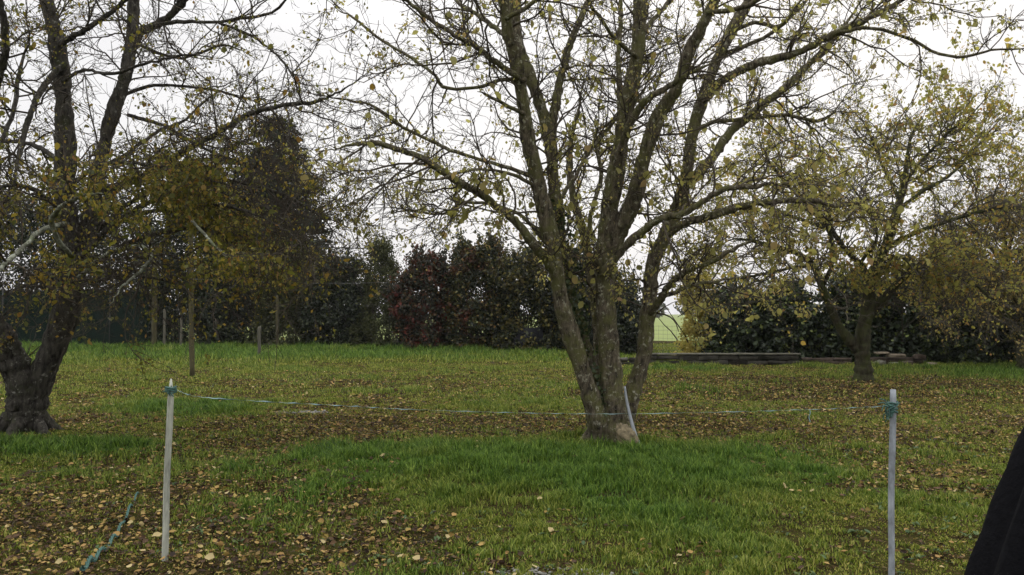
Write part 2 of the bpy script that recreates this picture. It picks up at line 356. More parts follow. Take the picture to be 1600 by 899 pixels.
def blades(n, y0, y1, h, wd, tuft=False):
    x, y = wedge(n, y0, y1)
    if tuft:
        k = (vnoise(x, y, .8, 5) * vnoise(x, y, .25, 6) > .30) & (((y > 35.5) & (x < 1.5)) | ((y < 26.6) & (x > 4)) | ((np.abs(y - 33) < 1) & (x < 6) & (x > 0))); x, y = x[k], y[k]; n = len(x)
    L = lushness(x, y); keep = rng.random(n) < (.55 + .45 * L) * (.25 + 1.3 * sm(.25, .6, .5 * vnoise(x, y, .09, 77) + .5 * vnoise(x, y, .3, 91))) * (1 - .68 * sm(.4, .95, litterness(x, y))); x, y, L = x[keep], y[keep], L[keep]; m = len(x)
    z = ground_z(x, y); a = rng.random(m) * 2 * math.pi
    clump = .3 + 1.6 * vnoise(x, y, .11, 31) * (.5 + vnoise(x, y, .35, 61))
    hh = h * (.45 + .6 * rng.random(m)) * (.45 + 1.25 * L) * clump; ww = wd * (.6 + .8 * rng.random(m))
    lean = .6 + 2.4 * rng.random(m) ** 2
    ca, sa = np.cos(a), np.sin(a)
    bx = BLADE[None, :, 0] * (hh * lean)[:, None]; by = BLADE[None, :, 1] * ww[:, None]; bz = BLADE[None, :, 2] * hh[:, None]
    V = np.stack([x[:, None] + bx * ca[:, None] - by * sa[:, None], y[:, None] + bx * sa[:, None] + by * ca[:, None], z[:, None] + bz - .004], -1)
    o = np.arange(m)[:, None] * 5
    Q = o + np.array([[0, 1, 3, 2]]); T = o + np.array([[2, 3, 4]])
    return V.reshape(-1, 3), [Q, T], np.repeat(L, 5)
gp = [blades(430000, 4.6, 9, .042, .0085), blades(470000, 9, 16, .052, .0125), blades(280000, 16, 27, .065, .016), blades(200000, 27, 44, .10, .026), blades(200000, 35, 41, .14, .022, True), blades(90000, 25.2, 26.6, .10, .014, True)]
V, Fs = join([(g[0], g[1]) for g in gp])
tag(make_mesh('grass', V, Fs, M['grass'], attrs={'lush': np.concatenate([g[2] for g in gp])}), 'short autumn grass, lush on the mound and thin elsewhere', 'grass', kind='stuff')
def litter(n, y0, y1, size):
    x, y = wedge(n, y0, y1); k = rng.random(n) < litterness(x, y) ** 1.3; x, y = x[k], y[k]; m = len(x)
    p = np.stack([x, y, ground_z(x, y) + .004 + .03 * rng.random(m)], 1)
    a = rng.random(m) * 6.283; ax = np.stack([np.cos(a), np.sin(a), .5 * (rng.random(m) - .4)], 1)
    nr = rng.standard_normal((m, 3)) * .6 + np.array([0, 0, 1])
    return scatter(LEAF_CURL, p, ax, nr, size[0] + (size[1] - size[0]) * rng.random(m) ** 1.9, .3 + 1.0 * rng.random(m))
V, Fs = join([litter(46000, 4.6, 9, (.012, .056)), litter(70000, 9, 16, (.018, .062)), litter(66000, 16, 27, (.030, .075)), litter(9000, 27, 40, (.05, .09))])
tag(make_mesh('fallen_leaves', V, Fs, M['litter']), 'brown and gold fallen leaves scattered through the lawn', 'fallen leaves', kind='stuff')
# broad-leaved weeds
def weeds(n, y0, y1):
    x, y = wedge(n, y0, y1); k = vnoise(x, y, 1.2, 50) > .55; x, y = x[k], y[k]; m = len(x)
    x = np.repeat(x, 6) + .02 * rng.standard_normal(m * 6); y = np.repeat(y, 6) + .02 * rng.standard_normal(m * 6); a = rng.random(m * 6) * 6.283
    ax = np.stack([np.cos(a), np.sin(a), .35 + .4 * rng.random(m * 6)], 1); p = np.stack([x, y, ground_z(x, y) + .01], 1)
    return scatter(LEAF_6, p, ax, np.array([0, 0, 1]) - .35 * ax, .015 + .035 * rng.random(m * 6), .55 + .4 * rng.random(m * 6))
M['weed'] = leaf_mat('weed leaf', [(0, (.04, .075, .022)), (.7, (.07, .12, .035)), (1, (.13, .17, .05))], .2)
V, Fs = join([weeds(900, 4.6, 10), weeds(1600, 10, 22)])
tag(make_mesh('clover_and_weeds', V, Fs, M['weed']), 'low broad leaved weeds growing among the grass', 'weeds', kind='stuff')

x, y = wedge(1500, 4.6, 17); k = rng.random(len(x)) < litterness(x, y); x, y = x[k], y[k]; m = len(x); a = rng.random(m) * 6.283; L = .04 + .14 * rng.random(m) ** 2
P = np.zeros((m, 5, 3)); st = np.linspace(-.5, .5, 5)
P[:, :, 0] = x[:, None] + np.cos(a)[:, None] * L[:, None] * st + .004 * rng.standard_normal((m, 5)); P[:, :, 1] = y[:, None] + np.sin(a)[:, None] * L[:, None] * st + .004 * rng.standard_normal((m, 5))
P[:, :, 2] = ground_z(x, y)[:, None] + .02 + .008 * rng.standard_normal((m, 5))
V, q = tubes(P, np.full((m, 5), .0022), 4); tag(make_mesh('fallen_twigs', V, [q], M['twig_right']), 'bits of fallen twig lying among the leaves on the lawn', 'twigs', kind='stuff')
# gravel
def stones(cx, cy, rx, ry, n, s, z=0):
    V, F = [], []; off = 0
    import bmesh
    bm = bmesh.new(); bmesh.ops.create_icosphere(bm, subdivisions=1, radius=1)
    bv = np.array([v.co[:] for v in bm.verts]); bf = np.array([[v.index for v in f.verts] for f in bm.faces]); bm.free()
    a = rng.random(n) * 6.283; r = np.sqrt(rng.random(n)); x = cx + rx * r * np.cos(a); y = cy + ry * r * np.sin(a)
    sc = s[0] + (s[1] - s[0]) * rng.random(n) ** 2
    j = 1 + .22 * rng.standard_normal((n, len(bv), 1))
    V = bv[None] * j * sc[:, None, None] * np.array([1.1, .9, .6]) + np.stack([x, y, ground_z(x, y) + z + sc * .3], 1)[:, None]
    return V.reshape(-1, 3), [(np.arange(n)[:, None, None] * len(bv) + bf[None]).reshape(-1, 3)]
V, Fs = stones(.10, 5.15, .55, .26, 420, (.006, .022))
tag(make_mesh('gravel', V, Fs, M['gravel']), 'pale gravel showing through the turf at the bottom edge', 'gravel', kind='stuff')
V, Fs = stones(-3.38, 13.7, .45, .18, 160, (.012, .035))
tag(make_mesh('pale_chippings', V, Fs, M['gravel']), 'small strip of pale chippings in the lawn beneath the tape', 'chippings', kind='stuff')
# the pale leaves that stand out in the front grass
spots = [(652, 877), (862, 838), (1226, 778), (775, 832), (746, 720), (598, 744), (968, 736), (898, 745), (955, 750), (1218, 712), (330, 878),
         (420, 795), (248, 842), (205, 822), (335, 746), (378, 716), (1012, 690), (1410, 752), (1330, 762), (1175, 740), (1065, 825), (1438, 790), (1270, 785), (700, 845),
         (505, 850), (560, 872), (95, 885), (1120, 870), (1348, 850), (845, 800)]
big = None
for k, (px, py) in enumerate(spots):
    g = G(px, py)
    if big is None:
        V, Fs = scatter(LEAF_CURL, np.array([[-.04, 0, 0.]]), np.array([[1., 0, .1]]), np.array([[.1, -.35, 1.]]), np.array([.062]), np.array([1.0]))
        big = o = make_mesh('fallen_leaf', V, Fs, M['litter_pale'])
    else:
        o = big.copy(); COL.objects.link(o)
    o.location = (g[0], g[1], float(ground_z(g[0], g[1])) + .035); o.rotation_euler = (rng.random() * .5 - .2, rng.random() * .5 - .25, rng.random() * 6.28)
    s = .75 + .5 * rng.random(); o.scale = (s, s, s)
    tag(o, 'pale yellow curled leaf lying on top of the nearer grass', 'fallen leaf', 'pale leaves on the front lawn')

# ------------------------------------------------------------ trees
def build_tree(root, limbs, d, bark, twig, leafm, spec, s_roots=(6, .2, .3)):
    """limbs: (points(px,py), w0, w1 in photo px, depth0, depth1, leaf, twig, mat)"""
    allP, allR, lw, tw = [], [], [], []
    for L in limbs:
        pts, w0, w1, d0, d1, lf, tf = L[:7]; mat = L[7] if len(L) > 7 else bark
        n = len(pts); s = np.linspace(0, 1, n)
        dd = d + d0 + (d1 - d0) * s
        P = np.array([W(p[0], p[1], q) for p, q in zip(pts, dd)])
        P[:, 2] = np.maximum(P[:, 2], -.1)
        seg = np.linalg.norm(np.diff(P, axis=0), axis=1).sum()
        thick = w0 > 9
        K = int(np.clip(seg / (.045 if thick else .09), 10, 110))
        C = catmull(P, K)
        C[1:] += np.cumsum(rng.standard_normal((K - 1, 3)), axis=0) * .0016 + .0055 * rng.standard_normal((K - 1, 3)) * (.5 if w0 > 20 else 1)
        dK = d + d0 + (d1 - d0) * np.linspace(0, 1, K)
        R = (w0 + (w1 - w0) * np.linspace(0, 1, K)) / 2 / F_PX * dK
        if len(L) > 8: R *= 1 + L[8] * np.exp(-np.linspace(0, seg, K) / .22)
        if w1 <= 8: R *= 1 - .75 * sm(.72, 1, np.linspace(0, 1, K))
        R *= 1 + .05 * np.sin(np.linspace(0, seg * 6, K) + w0) + .04 * rng.standard_normal(K)
        sides = 22 if w0 > 20 else 12 if w0 > 9 else 7
        V, Q = tubes(C[None], R[None], sides, .10 if thick else .08)
        make_mesh(L[9] if len(L) > 9 else 'limb', V, [Q] + caps(1, K, sides), mat, root, smooth=True)
        C2 = catmull(C[::max(1, K // 12)], 14); R2 = np.interp(np.linspace(0, 1, 14), np.linspace(0, 1, K), R)
        allP.append(C2); allR.append(R2); lw.append(lf); tw.append(tf)
    for k in range(s_roots[0]):
        a = 6.283 * (k + .5 * rng.random()) / s_roots[0]; L = s_roots[2] * (.7 + .6 * rng.random()); dr = np.array([math.cos(a), math.sin(a)])
        bx = root.location.x; by = root.location.y; tt = np.linspace(0, 1, 12)
        C = np.stack([bx + dr[0] * (s_roots[1] * .55 + L * tt), by + dr[1] * (s_roots[1] * .55 + L * tt), .32 * s_roots[1] / .3 * (1 - tt) ** 2.2 - .05 * tt], 1)
        C[:, 2] += ground_z(C[:, 0], C[:, 1]) * tt - .02; C[:, :2] += .012 * np.cumsum(rng.standard_normal((12, 2)), 0)
        V, Q = tubes(C[None], (s_roots[1] * .33 * (1 - .75 * tt))[None], 10, .08); make_mesh('root', V, [Q] + caps(1, 12, 10), bark, root, smooth=True)
    P0 = np.array(allP); R0 = np.array(allR); ln = np.linalg.norm(np.diff(P0, axis=1), axis=2).sum(1)
    lw = np.array(lw); tw = np.array(tw)
    s = spec
    P1, R1 = grow(P0, R0, s['n1'], s['l1'], (32, 80), s.get('wig', .24), s.get('up', .03), 9, s.get('t0', .35), 1, .55, .006, weights=ln * tw + 1e-6, aniso=s.get('aniso', (1, 1, 1)), r0=s.get('r1', .02))
    P2, R2 = grow(P1, R1, s['n2'], s['l2'], (25, 65), .18, s.get('up2', .02), 6, .12, 1, .6, s.get('rm2', .0035))
    P3, R3 = grow(P2, R2, s['n3'], s['l3'], (30, 75), .2, .03, 4, .05, 1, .7, s.get('rm3', .0028))
    parts = []
    for (p, r, sd) in ((P1, R1, 5), (P2, R2, 4), (P3, R3, 3)):
        v, q = tubes(p, r, sd); parts.append((v, [q]))
    V, Fs = join(parts)
    o = make_mesh('twigs', V, Fs, twig, root); o['kind'] = 'stuff'
    # leaves, denser on the limbs that keep them
    lp = []
    for n, size, tm in s['leaves']:
        c = P3[:, 1]; 
        wgt = s['where'](c) if 'where' in s else np.ones(len(c))
        u = vnoise(c[:, 0] + .6 * c[:, 1], c[:, 2] - .5 * c[:, 1], s.get('clump', .32) * d / 11, 71)
        wgt = wgt * (.12 + 1.9 * sm(.35, .8, u))
        lp.append(leaves_on(P3, n, size, s.get('droop', .6), .1, s.get('jit', .03), tm, wgt + 1e-4))
    V, Fs = join(lp); o = make_mesh('foliage', V, Fs, leafm, root); o['kind'] = 'stuff'
    return P0, P1, P2, P3
def pix(c):
    """photo position of points, used to say which side of a crown holds its leaves"""
    y = c[:, 1]; X = c[:, 0]; Z = c[:, 2] - CAM_H
    f = y * math.cos(PITCH) + Z * math.sin(PITCH); u = -y * math.sin(PITCH) + Z * math.cos(PITCH)
    return 800 + F_PX * X / f, 449.5 - F_PX * u / f

# --- the big many-stemmed tree
D1 = 10.4
main = [
 ([(940,700),(931,650),(914,595),(895,535),(877,470),(864,400),(850,330),(838,270),(825,215),(815,150),(803,84),(792,40),(786,-10),(776,-90),(770,-170)], 30, 15, -.1, -1.2, .3, .6, None, .12, 'stem'),
 ([(946,698),(938,640),(926,580),(907,520),(888,460),(876,400),(868,330),(861,270),(858,236),(847,186),(829,135),(812,96),(800,40),(803,-30),(820,-120)], 22, 17, .1, .2, .3, .6, None, .25, 'stem'),
 ([(861,215),(864,185),(869,152),(880,105),(888,70),(905,30),(925,-20),(940,-90)], 16, 8, .15, .8, .6, 1),
 ([(952,698),(946,640),(938,560),(930,490),(921,411),(911,367),(899,320),(890,270),(893,220),(905,170),(915,110)], 18, 8, .25, 1.4, .5, .8, None, .2, 'stem'),
 ([(959,701),(960,650),(956,590),(950,520),(946,460),(946,410),(950,350),(959,290),(967,235),(979,165),(992,100),(997,50),(999,-10),(1004,-90),(1000,-160)], 37, 17, -.1, -.3, .3, .7, None, .18, 'stem'),
 ([(968,180),(968,140),(966,90),(970,40),(971,-10),(975,-90)], 10, 6, -.2, .5, .6, 1),
 ([(947,420),(962,375),(980,335),(996,295),(1009,236),(1029,179),(1057,135),(1075,80),(1096,40),(1117,-10),(1130,-80),(1150,-150)], 28, 13, -.1, -1.5, .4, .8, None, 0, 'stem'),
 ([(962,280),(968,245),(980,202),(996,172),(1013,152),(1043,135),(1070,118),(1100,104),(1130,90)], 15, 6, -.2, -1.5, .7, 1),
 ([(973,699),(979,655),(986,622),(993,598),(1004,555),(1009,500),(1014,455),(1020,411),(1040,365),(1058,320),(1070,280),(1080,210),(1098,152),(1117,101),(1141,50),(1171,0),(1200,-60),(1220,-130)], 27, 14, .15, .9, .4, .8, None, .1, 'stem'),
 ([(1040,368),(1070,350),(1121,334),(1165,320),(1205,313),(1262,310),(1313,320),(1360,312),(1420,322)], 15, 5, .3, -.6, .8, 1),
 ([(1068,295),(1094,268),(1120,235),(1144,202),(1188,165),(1229,132),(1260,100),(1290,70),(1330,20),(1360,-30)], 17, 7, .6, 2.0, .6, 1),
 ([(1096,158),(1130,125),(1178,101),(1242,84),(1296,57),(1347,34),(1397,7),(1450,-20),(1520,-50)], 15, 6, .5, -.8, .6, 1),
 ([(1315,50),(1357,44),(1414,57),(1465,84),(1515,88),(1550,79),(1600,77),(1650,60)], 6, 3, -.3, -.9, .5, .5),
 ([(873,440),(858,412),(834,384),(800,344),(746,300),(705,277),(658,246),(597,226),(564,225),(530,233),(495,236)], 17, 5, -.4, -1.8, .7, 1),
 ([(810,122),(780,101),(746,74),(699,47),(635,0),(590,-40)], 10, 5, -.9, -2.2, .5, .9),
 ([(798,70),(780,50),(746,24),(712,0),(680,-50)], 9, 5, -1, .3, .5, .9),
 ([(822,125),(787,125),(739,138),(695,138),(679,118),(645,94),(597,64),(550,27),(530,17),(500,-10)], 7, 3, -.9, -.2, .5, .8),
 ([(820,178),(807,172),(766,152),(746,142)], 8, 4, -.8, -1.3, .5, .8),
 ([(840,278),(780,258),(706,236),(679,223),(631,199),(580,165),(530,155),(495,150)], 7, 3, -.5, .8, .7, 1),
 ([(851,300),(800,272),(740,265),(680,280),(600,268)], 6, 3, -.5, -2.0, .8, 1),
 ([(862,380),(800,330),(730,318),(690,335),(640,330),(590,335)], 6, 3, -.3, 1.6, .8, 1),
 ([(944,428),(972,391),(1003,364),(1030,342),(1075,330),(1130,296),(1180,290),(1240,285),(1300,290)], 15, 5, -.3, -1.8, .8, 1),
 ([(1014,490),(1031,470),(1047,444),(1069,424),(1111,408),(1161,381),(1210,370)], 12, 5, .3, -.7, .9, 1),
 ([(1016,470),(1040,462),(1080,445),(1120,438),(1170,430)], 9, 4, .35, 1.4, .9, 1),
 ([(915,390),(925,330),(940,270),(930,210),(962,186),(1000,150),(1020,100)], 8, 4, .5, 1.6, .7, 1),
 ([(858,330),(890,290),(920,240),(960,190),(1005,120),(1050,60)], 7, 4, .2, 2.0, .7, 1),
 ([(1082,205),(1120,190),(1170,185),(1230,180),(1290,185),(1340,120)], 8, 4, .7, 1.6, .8, 1),
 ([(1141,50),(1180,35),(1220,40),(1260,0),(1300,-30)], 8, 4, .9, 1.8, .7, 1),
 ([(1104,20),(1160,10),(1220,-20),(1300,-60)], 9, 5, -1.4, -2.6, .6, 1),
 ([(1128,85),(1190,62),(1235,25),(1260,-20)], 8, 4, .9, .0, .7, 1),
 ([(995,60),(1030,20),(1060,-20),(1080,-80)], 9, 5, -.3, .6, .7, 1),
 ([(790,30),(840,0),(870,-40),(890,-90)], 8, 4, -1.1, -1.8, .6, 1),
 ([(996,90),(960,60),(930,20),(900,-30)], 8, 4, -.3, -1.2, .6, 1),
]
for k in range(len(main)):
    L = list(main[k])
    if len(L) > 7 and L[7] is None: L[7] = M['bark_main']
    main[k] = tuple(L)
t = empty('bare_tree', W(955, 695, D1))
tag(t, 'large many stemmed tree with lichened trunks in the middle of the lawn', 'tree')
def where1(c):
    x, y = pix(c)
    return .7 + .35 * sm(950, 1250, x) + 1.1 * sm(180, 330, y)
P0, P1, P2, P3 = build_tree(t, main, D1, M['bark_main'], M['twig_main'], M['leaf_main'],
    dict(n1=400, l1=(.5, 1.5), n2=3000, l2=(.2, .6), n3=19000, l3=(.02, .14), up=.02, up2=.01, t0=.30, r1=.014, rm2=.0042, rm3=.0034,
         leaves=[(19000, (.024, .052), LEAF_D), (1700, (.055, .11), LEAF_6)], droop=1.4, where=where1), (8, .26, .34))
# ivy climbing the left stems
def ivy(root, curve_px, d0, n, rad):
    C = catmull([W(p[0], p[1], q) for p, q in zip(curve_px, np.linspace(d0[0], d0[1], len(curve_px)))], 60)
    i = rng.integers(0, 60, n); a = rng.random(n) * 6.283
    off = np.stack([np.cos(a), -np.abs(np.sin(a)), .4 * rng.standard_normal(n)], 1)
    keep = vnoise(C[i, 2] * 3, a, .8, 4) > .35
    p = C[i] + off * (rad * (.8 + .5 * rng.random(n)))[:, None]
    p, off = p[keep], off[keep]; n = len(p)
    V, Fs = scatter(LEAF_6, p, norm(rng.standard_normal((n, 3)) + [0, 0, -.8]), off + .4 * rng.standard_normal((n, 3)), .03 + .035 * rng.random(n), 1.2 + 0 * p[:, 0])
    o = make_mesh('ivy', V, Fs, M['ivy'], root); o['label'] = 'dark green ivy climbing between the left stems'
ivy(t, [(938,660),(930,600),(914,540),(900,480),(888,420),(880,370),(872,320)], (D1 - .1, D1 + .15), 1300, .13)

# --- left fruit tree
D2 = 11.1
ml = [
 ([(38,690),(40,650),(36,605),(18,560),(0,525),(-30,480),(-60,420),(-75,340),(-60,250)], 54, 18, 0, -.6, .5, .8, None, .3, 'trunk'),
 ([(46,690),(47,655),(54,615),(72,570),(95,510),(112,455),(112,400),(104,350),(99,300),(101,236),(98,170),(94,110),(84,50),(71,0),(60,-60)], 46, 19, 0, -.3, .5, .9, None, .3, 'stem'),
 ([(108,470),(126,410),(138,345),(150,290),(160,240),(175,180),(192,130),(201,95),(206,57),(209,0),(214,-70)], 24, 17, -.1, .6, .5, .9, None, 0, 'stem'),
 ([(205,80),(219,52),(253,34),(275,15),(294,-8),(320,-50)], 14, 10, .5, .2, .5, 1),
 ([(240,40),(285,33),(338,34),(380,27),(422,20),(446,-2),(470,-40)], 6, 4, .3, -.9, .5, 1),
 ([(338,34),(388,54),(420,75),(445,100),(470,140)], 5, 3, 0, -.7, .5, 1),
 ([(152,300),(190,290),(243,270),(287,236),(338,209),(388,179),(439,165),(490,159),(540,135),(585,100)], 13, 4, .1, -1.5, .7, 1),
 ([(185,152),(236,135),(287,137),(338,142),(380,155),(430,150)], 6, 3, .5, 1.3, .6, 1),
 ([(94,70),(111,57),(142,40),(196,0),(230,-40)], 10, 6, -.3, -1.2, .5, 1),
 ([(102,100),(81,118),(60,150),(48,180),(38,215),(27,253),(20,300)], 10, 7, -.3, -1.4, .6, 1),
 ([(160,262),(196,243),(225,220),(253,202),(290,186),(330,150),(370,130)], 7, 3, .4, 1.9, .7, 1),
 ([(112,400),(97,384),(81,351),(86,333),(101,320),(135,307),(162,303)], 9, 6, -1.6, -2.9, .3, .3, M['bark_pale']),
 ([(100,350),(64,361),(40,384),(18,402),(0,418),(-30,440)], 8, 7, -1.6, -2.9, .4, .4, M['bark_pale']),
 ([(128,400),(180,350),(250,310),(330,300),(400,318),(450,350)], 10, 4, -.2, -1.6, 1, 1.5),
 ([(122,430),(200,380),(290,358),(368,361),(400,378),(419,398),(432,445)], 9, 3, 0, -1.0, 1, 1.3),
 ([(118,440),(160,400),(215,385),(236,401),(215,425),(192,445),(169,476)], 7, 4, -.2, -2.8, 1, 1.0, M['bark_pale']),
 ([(130,400),(200,340),(280,330),(340,340),(390,390),(410,430)], 7, 3, .3, 1.4, 1, 1.4),
 ([(130,380),(180,300),(260,260),(340,250),(430,270),(500,300)], 9, 4, .3, 1.9, 1, 1.3),
 ([(102,300),(150,260),(220,255),(300,275),(370,290)], 8, 3, -.2, -2.2, 1, 1.4),
 ([(104,340),(60,300),(10,290),(-40,320)], 9, 4, 0, -1.8, 1, 1.4),
 ([(100,260),(60,230),(10,220),(-50,240)], 9, 4, -.2, 1.3, .7, 1.2),
 ([(-60,250),(-30,180),(0,120),(10,60),(0,-20)], 16, 9, -.6, -1.4, .7, 1),
 ([(-55,300),(-20,260),(20,180),(30,110),(50,40)], 9, 5, -.5, .9, .7, 1),
 ([(95,130),(130,110),(175,115),(240,95),(300,85),(360,95)], 6, 3, -.3, -1.9, .6, 1.1),
 ([(118,435),(150,440),(190,430),(260,438),(300,450)], 6, 3, .2, 1.6, 1, 1.0),
 ([(110,460),(70,440),(30,450),(0,470)], 7, 4, .3, -1.3, 1, 1.0),
 ([(140,370),(230,300),(330,280),(430,300),(500,340),(530,380)], 8, 3, .1, .4, 1, 1.3),
 ([(150,350),(240,330),(340,320),(430,350),(500,400)], 7, 3, -.3, -2.4, 1, 1.1),
 ([(200,180),(260,200),(330,240),(400,260),(460,270)], 6, 3, .4, -.6, 1, 1.1),
 ([(300,345),(330,380),(360,410),(375,440)], 5, 3, -2.2, -2.8, .8, .6, M['bark_pale']),
 ([(206,60),(240,80),(290,90),(350,70),(400,90)], 6, 3, .5, 1.6, .6, 1.1),
]
ml = [tuple([M['bark_left'] if (j == 7 and v is None) else v for j, v in enumerate(L)]) for L in ml]
t = empty('old_fruit_tree', W(38, 690, D2)); t.location.z = 0
tag(t, 'old dark barked fruit tree with yellowing leaves at the left edge', 'tree')
def where2(c):
    x, y = pix(c)
    return .14 + .9 * sm(220, 310, y) * (1 - .7 * sm(400, 480, y)) * (1 - .66 * sm(320, 420, x)) + .12 * sm(60, -20, x)
build_tree(t, ml, D2, M['bark_left'], M['twig_left'], M['leaf_left'],
    dict(n1=430, l1=(.4, 1.35), n2=3600, l2=(.2, .6), n3=15000, l3=(.04, .2), up=.01, up2=.0, t0=.3, r1=.013, rm2=.004, rm3=.0032,
         leaves=[(27000, (.024, .055), LEAF_D), (3400, (.045, .085), LEAF_6)], droop=1.2, where=where2, jit=.04), (8, .30, .4))

# --- right fruit tree
D3 = 20.3
mr = [
 ([(1348,598),(1348,570),(1347,545),(1348,515),(1354,485),(1358,460),(1362,430),(1380,392),(1395,350),(1405,310),(1413,270),(1420,220),(1440,180)], 26, 8, 0, -.4, .6, .8, None, .3, 'trunk'),
 ([(1342,550),(1325,530),(1308,505),(1295,475),(1284,450),(1270,415),(1240,395),(1200,385),(1150,375),(1110,390)], 16, 5, 0, -1.2, 1, 1, None, 0, 'limb'),
 ([(1352,500),(1372,478),(1395,450),(1420,425),(1450,405),(1500,380),(1550,370)], 15, 5, 0, -.9, 1, 1, None, 0, 'limb'),
 ([(1360,440),(1345,415),(1325,395),(1300,360),(1285,310),(1270,260),(1265,210)], 10, 4, -.1, .8, 1, 1),
 ([(1284,450),(1300,410),(1290,350),(1240,300),(1200,250),(1190,210)], 8, 4, -.3, -1.5, 1, 1),
 ([(1400,330),(1440,300),(1490,270),(1530,225),(1560,200)], 7, 3, -.3, 1.3, 1, 1),
 ([(1385,385),(1440,360),(1500,340),(1560,325),(1610,330)], 8, 4, -.2, -1.9, 1, 1),
 ([(1405,310),(1380,260),(1360,210),(1350,180)], 6, 3, -.3, 1, 1, 1),
 ([(1410,290),(1450,240),(1490,200),(1520,180)], 6, 3, -.3, -1.3, 1, 1),
 ([(1270,415),(1230,420),(1180,430),(1130,440)], 6, 3, -.6, 1, 1, 1),
 ([(1300,360),(1240,340),(1180,320),(1120,330)], 7, 3, .2, 1.6, 1, 1),
 ([(1450,405),(1490,430),(1530,450),(1560,480)], 6, 3, -.6, -1.4, 1, 1),
 ([(1362,420),(1400,400),(1430,420),(1450,450)], 6, 3, -.1, -1.6, 1, 1),
 ([(1345,410),(1370,370),(1350,320),(1320,280)], 6, 3, 0, -1.6, 1, 1),
]
mr = [tuple([M['bark_right'] if (j == 7 and v is None) else v for j, v in enumerate(L)]) for L in mr]
t = empty('young_fruit_tree', W(1348, 594, D3))
tag(t, 'smaller forked fruit tree still in mottled yellow leaf, right of the middle', 'tree')
def where3(c):
    x, y = pix(c); return (.45 + .35 * sm(1300, 1450, x) + .4 * sm(330, 420, y)) * (1 - .85 * sm(425, 470, y))
build_tree(t, mr, D3, M['bark_right'], M['twig_right'], M['leaf_right'],
    dict(n1=380, l1=(.7, 1.9), n2=2600, l2=(.3, .75), n3=9000, l3=(.06, .3), up=.02, up2=.0, t0=.3, r1=.02, rm2=.006, rm3=.005,
         leaves=[(17000, (.05, .10), LEAF_D), (3000, (.08, .14), LEAF_6)], droop=1.0, where=where3, jit=.05), (6, .17, .3))
# --- rusty tree past it at the right edge
D4 = 24.5
mt = [
 ([(1600,592),(1598,560),(1592,520),(1585,480),(1580,430),(1572,380),(1566,330)], 18, 6, 0, .3, 1, 1, None, .3, 'trunk'),
 ([(1594,530),(1570,490),(1545,460),(1515,430),(1490,410)], 9, 4, 0, -.8, 1, 1),
 ([(1588,500),(1620,460),(1660,430),(1700,420)], 9, 4, 0, -.8, 1, 1),
 ([(1582,460),(1610,400),(1640,350),(1660,310)], 8, 4, .1, .9, 1, 1),
 ([(1580,430),(1550,390),(1520,360),(1500,340)], 7, 3, .1, -.9, 1, 1),
 ([(1582,450),(1575,400),(1590,350),(1610,300)], 7, 3, .1, -1.2, 1, 1),
]
mt = [tuple([M['bark_right'] if (j == 7 and v is None) else v for j, v in enumerate(L)]) for L in mt]
t = empty('rusty_tree', W(1600, 577, D4)); t.location.z = 0
tag(t, 'dense rusty brown leaved tree cut off by the right edge', 'tree')
build_tree(t, mt, D4, M['bark_right'], M['twig_right'], M['leaf_rust'],
    dict(n1=220, l1=(.7, 1.9), n2=1900, l2=(.3, .8), n3=7000, l3=(.06, .3), up=.0, up2=-.02, t0=.3, r1=.02, rm2=.006, rm3=.005,
         leaves=[(15000, (.06, .11), LEAF_D)], droop=1.0, jit=.12))

